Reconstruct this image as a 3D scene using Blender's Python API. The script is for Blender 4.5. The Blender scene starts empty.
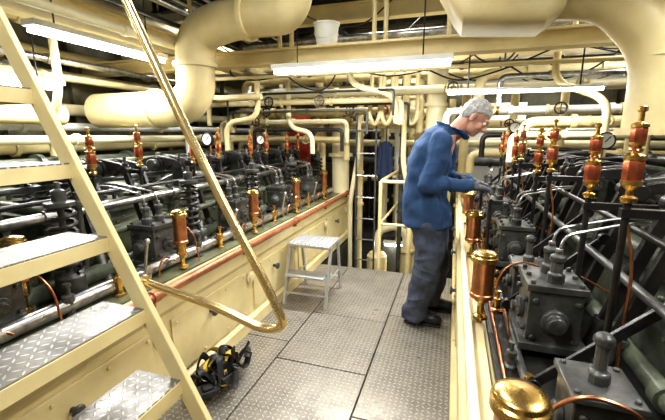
import bpy, bmesh, math, random
from mathutils import Vector, Matrix
RN=random.Random(7)
sc=bpy.context.scene
COL=sc.collection
V=Vector
# ------------------------------------------------------------ materials
def nd(nt,t,**k):
    n=nt.nodes.new(t)
    for a,b in k.items(): setattr(n,a,b)
    return n
def mat(name,col,rough=.5,metal=0,dirt=.35,scale=5,dcol=None,bump=.0,bscale=60,emit=None,estr=0,trans=0,spec=.5,coat=0):
    m=bpy.data.materials.new(name); m.use_nodes=True; nt=m.node_tree
    b=nt.nodes['Principled BSDF']
    b.inputs['Roughness'].default_value=rough; b.inputs['Metallic'].default_value=metal
    b.inputs['Specular IOR Level'].default_value=spec
    b.inputs['Coat Weight'].default_value=coat
    b.inputs['Transmission Weight'].default_value=trans
    c=(*col,1)
    tc=nd(nt,'ShaderNodeTexCoord')
    if dirt>0:
        no=nd(nt,'ShaderNodeTexNoise'); no.inputs['Scale'].default_value=scale; no.inputs['Detail'].default_value=7; no.inputs['Roughness'].default_value=.65
        nt.links.new(tc.outputs['Object'],no.inputs['Vector'])
        r=nd(nt,'ShaderNodeValToRGB'); r.color_ramp.elements[0].position=.38; r.color_ramp.elements[1].position=.68
        d=dcol or tuple(x*(1-dirt) for x in col)
        r.color_ramp.elements[0].color=c; r.color_ramp.elements[1].color=(*d,1)
        nt.links.new(no.outputs['Fac'],r.inputs['Fac']); nt.links.new(r.outputs['Color'],b.inputs['Base Color'])
        mr=nd(nt,'ShaderNodeMapRange'); mr.inputs['To Min'].default_value=max(rough-.08,.05); mr.inputs['To Max'].default_value=min(rough+.2,1)
        nt.links.new(no.outputs['Fac'],mr.inputs['Value']); nt.links.new(mr.outputs['Result'],b.inputs['Roughness'])
    else: b.inputs['Base Color'].default_value=c
    if bump>0:
        n2=nd(nt,'ShaderNodeTexNoise'); n2.inputs['Scale'].default_value=bscale; n2.inputs['Detail'].default_value=4
        nt.links.new(tc.outputs['Object'],n2.inputs['Vector'])
        bp=nd(nt,'ShaderNodeBump'); bp.inputs['Strength'].default_value=bump; bp.inputs['Distance'].default_value=.01
        nt.links.new(n2.outputs['Fac'],bp.inputs['Height']); nt.links.new(bp.outputs['Normal'],b.inputs['Normal'])
    if emit:
        b.inputs['Emission Color'].default_value=(*emit,1); b.inputs['Emission Strength'].default_value=estr
    return m
def checker(name,c0,c1,cell,metal,rough,bs=.6):
    m=bpy.data.materials.new(name); m.use_nodes=True; nt=m.node_tree; b=nt.nodes['Principled BSDF']; L=nt.links.new
    tc=nd(nt,'ShaderNodeTexCoord'); sp=nd(nt,'ShaderNodeSeparateXYZ'); L(tc.outputs['Object'],sp.inputs[0])
    def M(op,a,bb=None,cc=None):
        n=nd(nt,'ShaderNodeMath',operation=op)
        for i,x in enumerate((a,bb,cc)):
            if x is None: continue
            if isinstance(x,(int,float)): n.inputs[i].default_value=x
            else: L(x,n.inputs[i])
        return n.outputs[0]
    u=M('DIVIDE',sp.outputs['X'],cell); v=M('DIVIDE',sp.outputs['Y'],cell)
    fu=M('FLOOR',u); fv=M('FLOOR',v)
    par=M('FLOORED_MODULO',M('ADD',fu,fv),2)
    lu=M('SUBTRACT',M('SUBTRACT',u,fu),.5); lv=M('SUBTRACT',M('SUBTRACT',v,fv),.5)
    a=M('ADD',lu,lv); d=M('SUBTRACT',lu,lv)
    ipar=M('SUBTRACT',1,par)
    p=M('ADD',M('MULTIPLY',a,par),M('MULTIPLY',d,ipar)); q=M('ADD',M('MULTIPLY',d,par),M('MULTIPLY',a,ipar))
    dist=M('SQRT',M('ADD',M('POWER',M('MULTIPLY',M('ABSOLUTE',p),1.45),2),M('POWER',M('MULTIPLY',M('ABSOLUTE',q),4.5),2)))
    mr=nd(nt,'ShaderNodeMapRange',interpolation_type='SMOOTHSTEP'); L(dist,mr.inputs['Value'])
    mr.inputs['From Min'].default_value=.55; mr.inputs['From Max'].default_value=1.0; mr.inputs['To Min'].default_value=1; mr.inputs['To Max'].default_value=0
    no=nd(nt,'ShaderNodeTexNoise'); no.inputs['Scale'].default_value=2.6; no.inputs['Detail'].default_value=10; no.inputs['Roughness'].default_value=.78; L(tc.outputs['Object'],no.inputs['Vector'])
    r=nd(nt,'ShaderNodeValToRGB'); r.color_ramp.elements[0].position=.40; r.color_ramp.elements[1].position=.64
    r.color_ramp.elements[0].color=(*c0,1); r.color_ramp.elements[1].color=(*[x*.5 for x in c0],1); L(no.outputs['Fac'],r.inputs['Fac'])
    mx=nd(nt,'ShaderNodeMix',data_type='RGBA'); L(mr.outputs['Result'],mx.inputs['Factor']); L(r.outputs['Color'],mx.inputs['A']); mx.inputs['B'].default_value=(*c1,1)
    L(mx.outputs['Result'],b.inputs['Base Color'])
    b.inputs['Metallic'].default_value=metal
    rr=nd(nt,'ShaderNodeMapRange'); L(no.outputs['Fac'],rr.inputs['Value']); rr.inputs['From Min'].default_value=.3; rr.inputs['From Max'].default_value=.7; rr.inputs['To Min'].default_value=rough-.16; rr.inputs['To Max'].default_value=rough+.25; L(rr.outputs['Result'],b.inputs['Roughness'])
    bp=nd(nt,'ShaderNodeBump'); bp.inputs['Strength'].default_value=bs; bp.inputs['Distance'].default_value=.004; L(mr.outputs['Result'],bp.inputs['Height']); L(bp.outputs['Normal'],b.inputs['Normal'])
    return m
CREAM=mat('cream_paint',(.73,.62,.335),.34,0,.2,3,(.60,.49,.25),.05,30)
CREAM2=mat('cream_paint_pale',(.77,.70,.45),.38,0,.2,3,(.64,.56,.34),.05,40)
GREEN=mat('grey_green_paint',(.13,.147,.10),.3,0,.5,9,(.045,.048,.034),.15,60)
OLIVE=mat('olive_bed_paint',(.17,.18,.105),.35,0,.5,7,(.07,.066,.04),.15,60)
DGREEN=mat('dark_green_paint',(.055,.068,.05),.25,0,.5,9,(.02,.02,.016),.15,60)
GREY=mat('machine_grey',(.095,.097,.09),.3,.2,.5,12,(.028,.028,.024),.1,60)
BLACK=mat('black_iron',(.014,.014,.015),.27,.1,.3,10,(.03,.025,.02),.15,70)
STEEL=mat('polished_steel',(.58,.58,.57),.25,.95,.4,14,(.22,.21,.20))
ALU=mat('aluminium',(.56,.57,.58),.36,.7,.2,10)
BRASS=mat('brass',(.78,.54,.19),.22,1,.3,14,(.42,.26,.08))
RAILB=mat('brass_rail',(.78,.60,.30),.2,.9,.12,4)
COPPER=mat('copper',(.68,.32,.17),.27,1,.4,16,(.38,.16,.08))
COPMAIN=mat('tarnished_copper',(.50,.20,.10),.33,.6,.4,9,(.28,.10,.05))
REDG=mat('red_copper_body',(.58,.17,.08),.24,.85,.4,20,(.30,.07,.04),coat=.3)
WHITE=mat('white_paint',(.80,.80,.75),.45,0,.15,6)
RED=mat('red_paint',(.50,.04,.02),.35,0,.2,6)
YEL=mat('yellow_webbing',(.7,.5,.06),.6,0,.2,20)
RUBBER=mat('black_rubber',(.012,.012,.013),.45,0,.2,20)
TUBE=mat('lamp_tube',(1,1,1),.3,0,0,emit=(.98,1,1),estr=16)
WALLM=mat('hull_paint',(.22,.195,.12),.5,0,.5,2.5,(.06,.054,.035),.2,12)
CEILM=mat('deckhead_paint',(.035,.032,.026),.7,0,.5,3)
DIAL=mat('dial_white',(.85,.85,.8),.3,0,0)
FLOORM=checker('checker_plate_floor',(.31,.285,.24),(.50,.465,.405),.029,.5,.36,.55)
TREADM=checker('checker_plate_tread',(.29,.28,.26),(.56,.545,.51),.029,.55,.35,.6)
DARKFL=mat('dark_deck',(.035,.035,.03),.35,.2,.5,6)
# ------------------------------------------------------------ mesh builder
def frame(d):
    d=V(d).normalized(); up=V((0,0,1)) if abs(d.z)<.9 else V((1,0,0))
    u=d.cross(up).normalized(); return u,d.cross(u).normalized(),d
def fillet(pts,rad):
    pts=[V(p) for p in pts]; out=[pts[0]]
    for i in range(1,len(pts)-1):
        p=pts[i]; a=pts[i-1]-p; b=pts[i+1]-p
        d=min(rad,a.length*.49,b.length*.49); s=p+a.normalized()*d; e=p+b.normalized()*d
        for k in range(7):
            t=k/6; out.append(s*(1-t)**2+p*2*t*(1-t)+e*t*t)
    out.append(pts[-1]); return out
class MB:
    def __init__(s): s.v=[];s.f=[];s.m=[];s.c=0
    def add(s,vs,fs):
        o=len(s.v); s.v+= [V(x) for x in vs]; s.f+=[tuple(i+o for i in f) for f in fs]; s.m+=[s.c]*len(fs); return s
    def box(s,c,d,rot=None):
        c=V(c); h=V(d)/2; vs=[]
        for x in(-1,1):
            for y in(-1,1):
                for z in(-1,1):
                    p=V((x*h.x,y*h.y,z*h.z)); 
                    if rot: p=rot@p
                    vs.append(c+p)
        return s.add(vs,[(0,1,3,2),(4,6,7,5),(0,4,5,1),(2,3,7,6),(0,2,6,4),(1,5,7,3)])
    def rings(s,rs,cap=True):
        n=len(rs[0]); vs=[p for r in rs for p in r]; fs=[]
        for i in range(len(rs)-1):
            for j in range(n):
                k=(j+1)%n; fs.append((i*n+j,i*n+k,(i+1)*n+k,(i+1)*n+j))
        if cap: fs.append(tuple(range(n-1,-1,-1))); fs.append(tuple((len(rs)-1)*n+j for j in range(n)))
        return s.add(vs,fs)
    def lathe(s,prof,o=(0,0,0),ax=(0,0,1),n=16):
        u,w,d=frame(ax); o=V(o); rs=[]
        for r,z in prof:
            r=max(r,.0004); rs.append([o+d*z+(u*math.cos(2*math.pi*j/n)+w*math.sin(2*math.pi*j/n))*r for j in range(n)])
        return s.rings(rs)
    def cyl(s,a,b,r,r2=None,n=14):
        a=V(a);b=V(b); return s.lathe([(r,0),(r if r2 is None else r2,(b-a).length)],a,b-a,n)
    def tube(s,pts,r,rad=.1,n=10,fl=True,flat=1):
        P=fillet(pts,rad) if fl else [V(p) for p in pts]
        Q=[P[0]]
        for p in P[1:]:
            if (p-Q[-1]).length>1e-5: Q.append(p)
        P=Q; rs=[]; u=None
        for i,p in enumerate(P):
            t=(P[min(i+1,len(P)-1)]-P[max(i-1,0)]).normalized()
            if u is None: u=frame(t)[0]
            u=(u-t*u.dot(t)).normalized(); w=t.cross(u)
            rr=r(i/(len(P)-1)) if callable(r) else r
            rs.append([p+(u*math.cos(2*math.pi*j/n)+w*flat*math.sin(2*math.pi*j/n))*rr for j in range(n)])
        return s.rings(rs)
    def sph(s,c,r,n=12,rot=None):
        if not hasattr(r,'__len__'): r=(r,r,r)
        c=V(c); rs=[]; m=n//2+2
        for i in range(1,m):
            th=math.pi*i/m; ring=[]
            for j in range(n):
                ph=2*math.pi*j/n; p=V((r[0]*math.sin(th)*math.cos(ph),r[1]*math.sin(th)*math.sin(ph),-r[2]*math.cos(th)))
                if rot: p=rot@p
                ring.append(c+p)
            rs.append(ring)
        return s.rings(rs)
    def cap(s,a,b,r0,r1,n=12):
        s.sph(a,r0,n); s.sph(b,r1,n); return s.cyl(a,b,r0,r1,n)
    def torus(s,c,R,r,ax=(0,0,1),n=20,k=8):
        u,w,d=frame(ax); c=V(c); pts=[c+(u*math.cos(2*math.pi*j/n)+w*math.sin(2*math.pi*j/n))*R for j in range(n+1)]
        return s.tube(pts,r,fl=False,n=k)
    def coil(s,c,R,r,h,turns,n=12):
        c=V(c); N=int(turns*n); pts=[c+V((R*math.cos(2*math.pi*i/n),R*math.sin(2*math.pi*i/n),h*i/N)) for i in range(N+1)]
        return s.tube(pts,r,fl=False,n=6)
    def bolts(s,pts,r=.01,h=.012,ax=(0,0,1)):
        for p in pts: s.lathe([(r,0),(r,h)],p,ax,6)
        return s
    def mesh(s,name,mats,org=(0,0,0),ang=.6):
        me=bpy.data.meshes.new(name); o=V(org)
        me.from_pydata([tuple(p-o) for p in s.v],[],s.f)
        bm=bmesh.new(); bm.from_mesh(me); bmesh.ops.recalc_face_normals(bm,faces=bm.faces); bm.to_mesh(me); bm.free()
        for m in mats if isinstance(mats,(list,tuple)) else [mats]: me.materials.append(m)
        me.polygons.foreach_set('material_index',s.m); me.shade_smooth(); me.set_sharp_from_angle(angle=ang); return me
ORG={}
def meta(o,label=None,cat=None,group=None,kind=None):
    if label: o['label']=label
    if cat: o['category']=cat
    if group: o['group']=group
    if kind: o['kind']=kind
def put(me,name,parent=None,loc=(0,0,0),bev=0,**k):
    o=bpy.data.objects.new(name,me); COL.objects.link(o); o.location=loc
    if parent: o.parent=parent
    if bev:
        b=o.modifiers.new('bevel','BEVEL'); b.width=bev; b.segments=2; b.limit_method='ANGLE'; b.angle_limit=.7
    meta(o,**k); return o
def part(mb,name,mats,parent,bev=0,**k):
    o=put(mb.mesh(name,mats,ORG.get(parent.name,(0,0,0))),name,parent,(0,0,0),bev,**k); ORG[o.name]=ORG.get(parent.name,(0,0,0)); return o
def thing(mb,name,mats,org,label,cat,bev=0,group=None,kind=None):
    o=put(mb.mesh(name,mats,org),name,None,org,bev,label=label,cat=cat,group=group,kind=kind); ORG[o.name]=org; return o
def root(name,org,label,cat,group=None):
    o=bpy.data.objects.new(name,None); COL.objects.link(o); o.location=org; o.empty_display_size=.1; meta(o,label,cat,group); ORG[o.name]=org; return o
def structure(mb,name,mats):
    o=put(mb.mesh(name,mats),name); o['kind']='structure'; return o
def pf(mb,name,mats,bev=0,kids=(),label=None): return (name,mb.mesh(name,mats),bev,list(kids),label)
def inst(p,parent,loc):
    o=put(p[1],p[0],parent,loc,p[2])
    if p[4]: o['label']=p[4]
    for k in p[3]: inst(k,o,(0,0,0))
    return o
# ------------------------------------------------------------ room
WL,WR,WB,WF,CZ=-4.15,3.4,6.8,-1.3,3.3
XL,XR=-1.35,.06
mb=MB()
seams_x=[XL-.02,-1.02,-.42,XR+.02]
ysets=[[WF,-.2,1.05,2.15,3.72],[WF,-.3,.9,1.95,2.62,3.72],[WF,.1,1.6,2.75,3.72]]
for i in range(3):
    for a,b in zip(ysets[i][:-1],ysets[i][1:]):
        x0,x1=seams_x[i]+.004,seams_x[i+1]-.004
        mb.box(((x0+x1)/2,(a+b)/2,-.01),(x1-x0,b-a-.008,.02))
structure(mb,'floor',FLOORM).modifiers.new('b','BEVEL').width=.002
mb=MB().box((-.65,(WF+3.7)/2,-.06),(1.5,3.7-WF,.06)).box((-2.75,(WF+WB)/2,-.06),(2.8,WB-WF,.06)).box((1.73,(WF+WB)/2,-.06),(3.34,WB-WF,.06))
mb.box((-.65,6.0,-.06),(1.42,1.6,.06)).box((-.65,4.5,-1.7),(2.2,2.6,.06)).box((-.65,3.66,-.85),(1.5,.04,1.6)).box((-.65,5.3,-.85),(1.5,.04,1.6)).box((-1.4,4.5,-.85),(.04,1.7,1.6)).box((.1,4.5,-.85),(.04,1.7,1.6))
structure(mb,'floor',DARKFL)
mb=MB().box((WL-.03,(WF+WB)/2,1.2),(.06,WB-WF,4.4))
for y in [i*.7-1 for i in range(11)]: mb.box((WL+.05,y,1.6),(.1,.015,3.3)).box((WL+.1,y,1.6),(.012,.08,3.3))
structure(mb,'wall_left',WALLM)
mb=MB().box((WR+.03,(WF+WB)/2,1.2),(.06,WB-WF,4.4))
for y in [i*.7-1 for i in range(11)]: mb.box((WR-.05,y,1.6),(.1,.015,3.3)).box((WR-.1,y,1.6),(.012,.08,3.3))
structure(mb,'wall_right',WALLM)
mb=MB().box(((WL+WR)/2,WB+.03,1.2),(WR-WL,.06,4.4))
for x in [WL+.35+i*.6 for i in range(12)]: mb.box((x,WB-.05,1.6),(.015,.1,3.3)).box((x,WB-.1,1.6),(.07,.012,3.3))
structure(mb,'wall_back',WALLM)
structure(MB().box(((WL+WR)/2,WF-.03,1.2),(WR-WL,.06,4.4)),'wall_front',WALLM)
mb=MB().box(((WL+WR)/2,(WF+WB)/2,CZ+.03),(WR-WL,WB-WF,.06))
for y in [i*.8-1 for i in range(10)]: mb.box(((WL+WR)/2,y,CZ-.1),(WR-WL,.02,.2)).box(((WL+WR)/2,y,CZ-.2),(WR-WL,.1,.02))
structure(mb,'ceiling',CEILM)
# ------------------------------------------------------------ engine unit prefabs
def unit(s,cup,lub):
    X=lambda l:s*l
    P=[]
    px=.34 if s<0 else .31
    py=0 if s<0 else -.13
    mb=MB().box((X(px),py,.78),(.17,.19,.24)).box((X(px),py,.68),(.22,.24,.03)).box((X(px),py,.895),(.19,.21,.025))
    for y in(-.05,.05): mb.lathe([(.028,0),(.028,.035),(.02,.04),(.02,.08),(.026,.082),(.026,.1),(.012,.105),(.012,.12)],(X(px),py+y,.905),n=10)
    mb.bolts([(X(px)+a,py+b,.905) for a in(-.075,.075) for b in(-.085,0,.085)],.01,.016)
    mb.bolts([(X(px-.085),py+b,c) for b in(-.07,.07) for c in(.73,.84)],.011,.014,(-s,0,0))
    mb.lathe([(.04,0),(.04,.02),(.02,.025),(.02,.04)],(X(px-.085),py,.78),(-s,0,0),12).lathe([(.045,0),(.045,.02),(.03,.025),(.03,.05),(.015,.055)],(X(px),py-.095,.78),(0,-1,0),12)
    mb.bolts([(X(px)+a,py-.095,.78+b) for a in(-.065,.065) for b in(-.07,.07)],.01,.012,(0,-1,0))
    P.append(pf(mb,'fuel_pump',GREY,.006))
    if s>0:
        mb=MB().box((X(.30),.24,.73),(.13,.14,.20)).box((X(.30),.24,.835),(.15,.16,.018)).lathe([(.024,0),(.024,.03),(.014,.035),(.014,.1),(.022,.102),(.022,.12),(.01,.13)],(X(.30),.24,.84),n=10).bolts([(X(.30)+a,.24+b,.84) for a in(-.058,.058) for b in(-.06,.06)],.008,.012).lathe([(.03,0),(.03,.02),(.014,.022),(.014,.035)],(X(.235),.24,.74),(-1,0,0),12).bolts([(X(.30)+a,.17,.73+b) for a in(-.045,.045) for b in(-.06,.06)],.009,.01,(0,-1,0))
        P.append(pf(mb,'indicator_block',GREY,.005))
        # straight flat linkage bars
        for k,(yy,l0,z0,l1,z1) in enumerate([(.06,.20,.70,.52,1.02),(.40,.20,.70,.56,1.06)]):
            b0,b1=V((X(l0),yy,z0)),V((X(l1),yy,z1)); d=(b1-b0).normalized(); pu=V((0,1,0)); pw=d.cross(pu)
            mb=MB().rings([[c+pu*w+pw*h for w,h in((-.007,-.014),(.007,-.014),(.007,.014),(-.007,.014))] for c in(b0,b1)]).cyl(b0-pu*.014,b0+pu*.014,.022).cyl(b1-pu*.014,b1+pu*.014,.022).cyl(b0,(b0.x,b0.y,.62),.009,n=8)
            P.append(pf(mb,'linkage_bar',BLACK,.002))
        for l,y in((.17,.12),(.17,-.32),(.19,.40)):
            P.append(pf(MB().lathe([(.022,0),(.022,.015),(.012,.02),(.012,.05),(.018,.052),(.018,.068),(.006,.07),(.006,.095),(.012,.097),(.012,.104)],(X(l),y,.625),n=10),'drain_cock',BRASS if y>.1 else GREY))
    ys4=(-.25,-.13,.11,.23)
    for y in ys4:
        b0,b1=V((X(.44),y,.60)),V((X(.63),y,1.2)); d=(b1-b0).normalized(); pu=V((0,1,0)); pw=d.cross(pu)
        mb=MB().rings([[c+pu*w+pw*h for w,h in((-.013,-.021),(.013,-.021),(.013,.021),(-.013,.021))] for c in(b0,b1)]).cyl(b1-pu*.022,b1+pu*.022,.032)
        sl=MB().cyl(b0,b0+d*.16,.028).cyl(b0+d*.15,b0+d*.175,.035)
        P.append(pf(mb,'pushrod',BLACK,.003,[pf(sl,'pushrod_sleeve',STEEL if y in(-.25,.23) and s<0 else GREY)]))
    mb=MB().box((X(.82),0,1.06),(.10,.12,.22)).box((X(.82),0,.98),(.16,.3,.05)).cyl((X(.82),-.34,1.2),(X(.82),.32,1.2),.04).bolts([(X(.82)+a,b,1.0) for a in(-.06,.06) for b in(-.12,.12)],.014,.04)
    P.append(pf(mb,'rocker_bracket',DGREEN,.006))
    for y in ys4:
        mb=MB(); rs=[]
        for l,zc,h,w in((.605,1.205,.03,.026),(.68,1.222,.045,.030),(.82,1.225,.085,.036),(.97,1.215,.05,.030),(1.05,1.195,.03,.026)):
            rs.append([V((X(l),y-w/2,zc-h/2)),V((X(l),y+w/2,zc-h/2)),V((X(l),y+w/2,zc+h/2)),V((X(l),y-w/2,zc+h/2))])
        mb.rings(rs).cyl((X(.82),y-.034,1.2),(X(.82),y+.034,1.2),.058,n=16).lathe([(.02,0),(.02,.045),(.011,.05),(.011,.085)],(X(.63),y,1.2),n=6).lathe([(.018,0),(.018,.03)],(X(1.03),y,1.2),n=6)
        P.append(pf(mb,'rocker_arm',BLACK if y in(-.25,.11) else GREY,.004))
        mb=MB().coil((X(1.03),y,.98),.045,.009,.17,5)
        k=MB().lathe([(.05,0),(.05,.012),(.02,.02),(.012,.03),(.012,.05)],(X(1.03),y,1.15)).cyl((X(1.03),y,.97),(X(1.03),y,1.16),.011)
        P.append(pf(mb,'valve_spring',BLACK,0,[pf(k,'spring_cap',STEEL,label='steel spring cap and stem')]))
    if s<0:
        mb=MB().coil((X(.36),.36,.78),.054,.0105,.32,7); k=MB().lathe([(.062,0),(.062,.018),(.03,.024),(.03,.07),(.012,.08),(.012,.11)],(X(.36),.36,1.10)).lathe([(.064,0),(.064,.14),(.048,.16)],(X(.36),.36,.62)).cyl((X(.36),.36,.64),(X(.36),.36,1.11),.014)
        P.append(pf(mb,'return_spring',BLACK,0,[pf(k,'spring_guide',GREY)]))
    mb=MB().box((X(1.03),0,.80),(.56,.66,.32)).box((X(1.03),0,.955),(.62,.72,.05)).lathe([(.12,0),(.12,.03),(.08,.04),(.08,.09),(.05,.1)],(X(1.2),-.02,.98),n=18)
    mb.bolts([(X(1.03)+a,b,.98) for a in(-.27,-.1,.1,.27) for b in(-.32,.32)],.02,.05).bolts([(X(.745),b,c) for b in(-.3,-.15,0,.15,.3) for c in(.7,.88)],.014,.02,(-s,0,0))
    P.append(pf(mb,'cylinder_head',GREEN,.008))
    mb=MB().box((X(.68),0,.74),(.16,.74,.24)).box((X(.68),0,.865),(.19,.78,.025)).bolts([(X(.62),b,.878) for b in(-.33,-.18,0,.18,.33)],.012,.02).bolts([(X(.60),b,c) for b in(-.3,-.1,.1,.3) for c in(.68,.8)],.012,.015,(-s,0,0))
    P.append(pf(mb,'tappet_chest',OLIVE if s<0 else GREEN,.006))
    for y in(-.05,.05):
        mb=MB().tube([(X(px),py+y,1.0),(X(px+.01),py+y,1.08),(X(.6),y*.8,1.12),(X(.9),y,1.11),(X(1.1),0,1.02)],.0055,.1,8).bolts([(X(px),py+y,1.0)],.012,.03)
        P.append(pf(mb,'fuel_pipe',STEEL))
    mb=MB().tube([(X(.62),-.38,.62),(X(.62),-.38,1.02),(X(1.5),-.40,1.06)],.03,.09,12)
    for z in(.7,.92): mb.lathe([(.048,0),(.048,.02)],(X(.62),-.38,z),n=12)
    P.append(pf(mb,'cooling_water_pipe',GREEN))
    if s>0:
        mb=MB().tube([(X(.72),.42,.9),(X(.70),.42,1.10),(X(.80),.42,1.24),(X(1.05),.42,1.27),(X(1.35),.42,1.22),(X(1.5),.42,1.0)],.024,.2,12)
        P.append(pf(mb,'starting_air_pipe',BLACK))
    thin=[[(X(cup+.04),0,.68),(X(cup+.07),-.02,.70),(X(.17),-.12,.75),(X(.18),-.15,.70),(X(.19),-.15,.62)],[(X(px),py+.09,.80),(X(px),py+.13,.81),(X(px),py+.17,.86),(X(.42),py+.17,.88),(X(.5),py+.16,.84),(X(.58),py+.16,.80)],[(X(.16),.16,.63),(X(.17),.15,.80),(X(.24),.13,.88),(X(.36),.13,.85),(X(.4),.13,.64)]]
    for pts in thin: P.append(pf(MB().tube(pts,.005,.06,8),'thin_oil_pipe',COPPER))
    lys=((-.18,1.2),(.15,1.22)) if s<0 else ((-.38,1.235),(-.07,1.2))
    mb=MB().tube([(X(lub),lys[0][0],1.20),(X(lub+.03),lys[0][0]-.02,1.05),(X(lub+.02),lys[0][0]-.04,.8),(X(lub+.03),lys[0][0]-.04,.62)],.0045,.06,6)
    P.append(pf(mb,'drip_pipe',COPPER))
    q=.84 if s<0 else .97; zt=.95 if s<0 else .90
    st=MB().lathe([(.03,0),(.03,.012),(.014,.02),(.014,.07),(.028,.08),(.028,zt-.80)],(X(cup),0,.645),n=14)
    cp=MB().lathe([(.049*q,0),(.056*q,.003),(.056*q,.022),(.051*q,.026),(.050*q,.036),(.046*q,.040),(.03*q,.044),(.012,.046),(.008,.047),(0,.048)],(X(cup),0,zt),n=28)
    zb_=zt-.165
    mb=MB().lathe([(.03*q,0),(.05*q,.008),(.05*q,.024),(.045*q,.028),(.045*q,zt-zb_),(.048*q,zt-zb_+.005)],(X(cup),0,zb_),n=28)
    P.append(pf(mb,'oil_cup',COPPER,0,[pf(cp,'cup_cap',BRASS,label='polished brass cap'),pf(st,'cup_stem',BRASS)],label='copper oil cup with brass cap'))
    h_=.86
    for y,zb in lys:
        po=MB().cyl((X(lub),y,.62),(X(lub),y,zb),.010).box((X((lub+.63)/2),y,zb-.03),(abs(.63-lub)+.03,.025,.025))
        P.append(pf(po,'lubricator_post',BLACK))
        mb=MB().lathe([(r_*h_,z_) for r_,z_ in [(.02,0),(.024,.006),(.024,.014),(.011,.02),(.011,.035),(.02,.042),(.03,.05),(.03,.062),(.008,.063),(.008,.117),(.03,.118),(.03,.13),(.014,.136),(.012,.152),(.022,.158),(.022,.165),(.006,.166),(.006,.204),(.024,.205),(.024,.213),(.008,.22),(.008,.245),(.014,.248),(.014,.258),(0,.262)]],(X(lub),y,zb),n=12).cyl((X(lub),y-.03,zb+.145),(X(lub),y+.03,zb+.145),.006,n=8)
        g=MB().lathe([(r_*h_,z_) for r_,z_ in [(.027,.062),(.03,.07),(.03,.11),(.027,.118),(.014,.119),(.014,.164),(.021,.165),(.023,.17),(.023,.2),(.021,.205)]],(X(lub),y,zb),n=8)
        P.append(pf(mb,'lubricator',BRASS,0,[pf(g,'sight_body',REDG,label='red copper lubricator body')],label='brass drip lubricator with red body'))
    if s<0:
        mb=MB().cyl((X(.22),-.22,.66),(X(.16),-.24,.86),.008,n=8).sph((X(.158),-.24,.87),.016,10).box((X(.23),-.21,.68),(.06,.04,.08))
        P.append(pf(mb,'hand_lever',STEEL))
        for k,(l,y,z) in enumerate([(.20,-.40,.62),(.22,.24,.62)]):
            mb=MB().lathe([(.03,0),(.03,.02),(.018,.025),(.018,.08),(.026,.085),(.026,.11),(.01,.115),(.01,.15),(.016,.152),(.016,.165)],(X(l),y,z),n=10)
            P.append(pf(mb,'drain_cock',[BRASS,GREY][k]))
    mb=MB().box((X(1.25),.22,1.04),(.14,.16,.14)).lathe([(.04,0),(.04,.05),(.02,.06),(.02,.12),(.03,.122),(.03,.15)],(X(1.25),.22,1.11),n=12)
    P.append(pf(mb,'starting_valve',GREY,.005))
    if s<0:
        mb=MB().cyl((X(.50),-.33,.62),(X(.50),-.33,1.08),.018).lathe([(.028,0),(.028,.03),(.018,.04),(.018,.08)],(X(.50),-.33,1.05),n=12).lathe([(.028,0),(.028,.02)],(X(.50),-.33,.8),n=12)
        P.append(pf(mb,'indicator_column',GREY))
    return P
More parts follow.
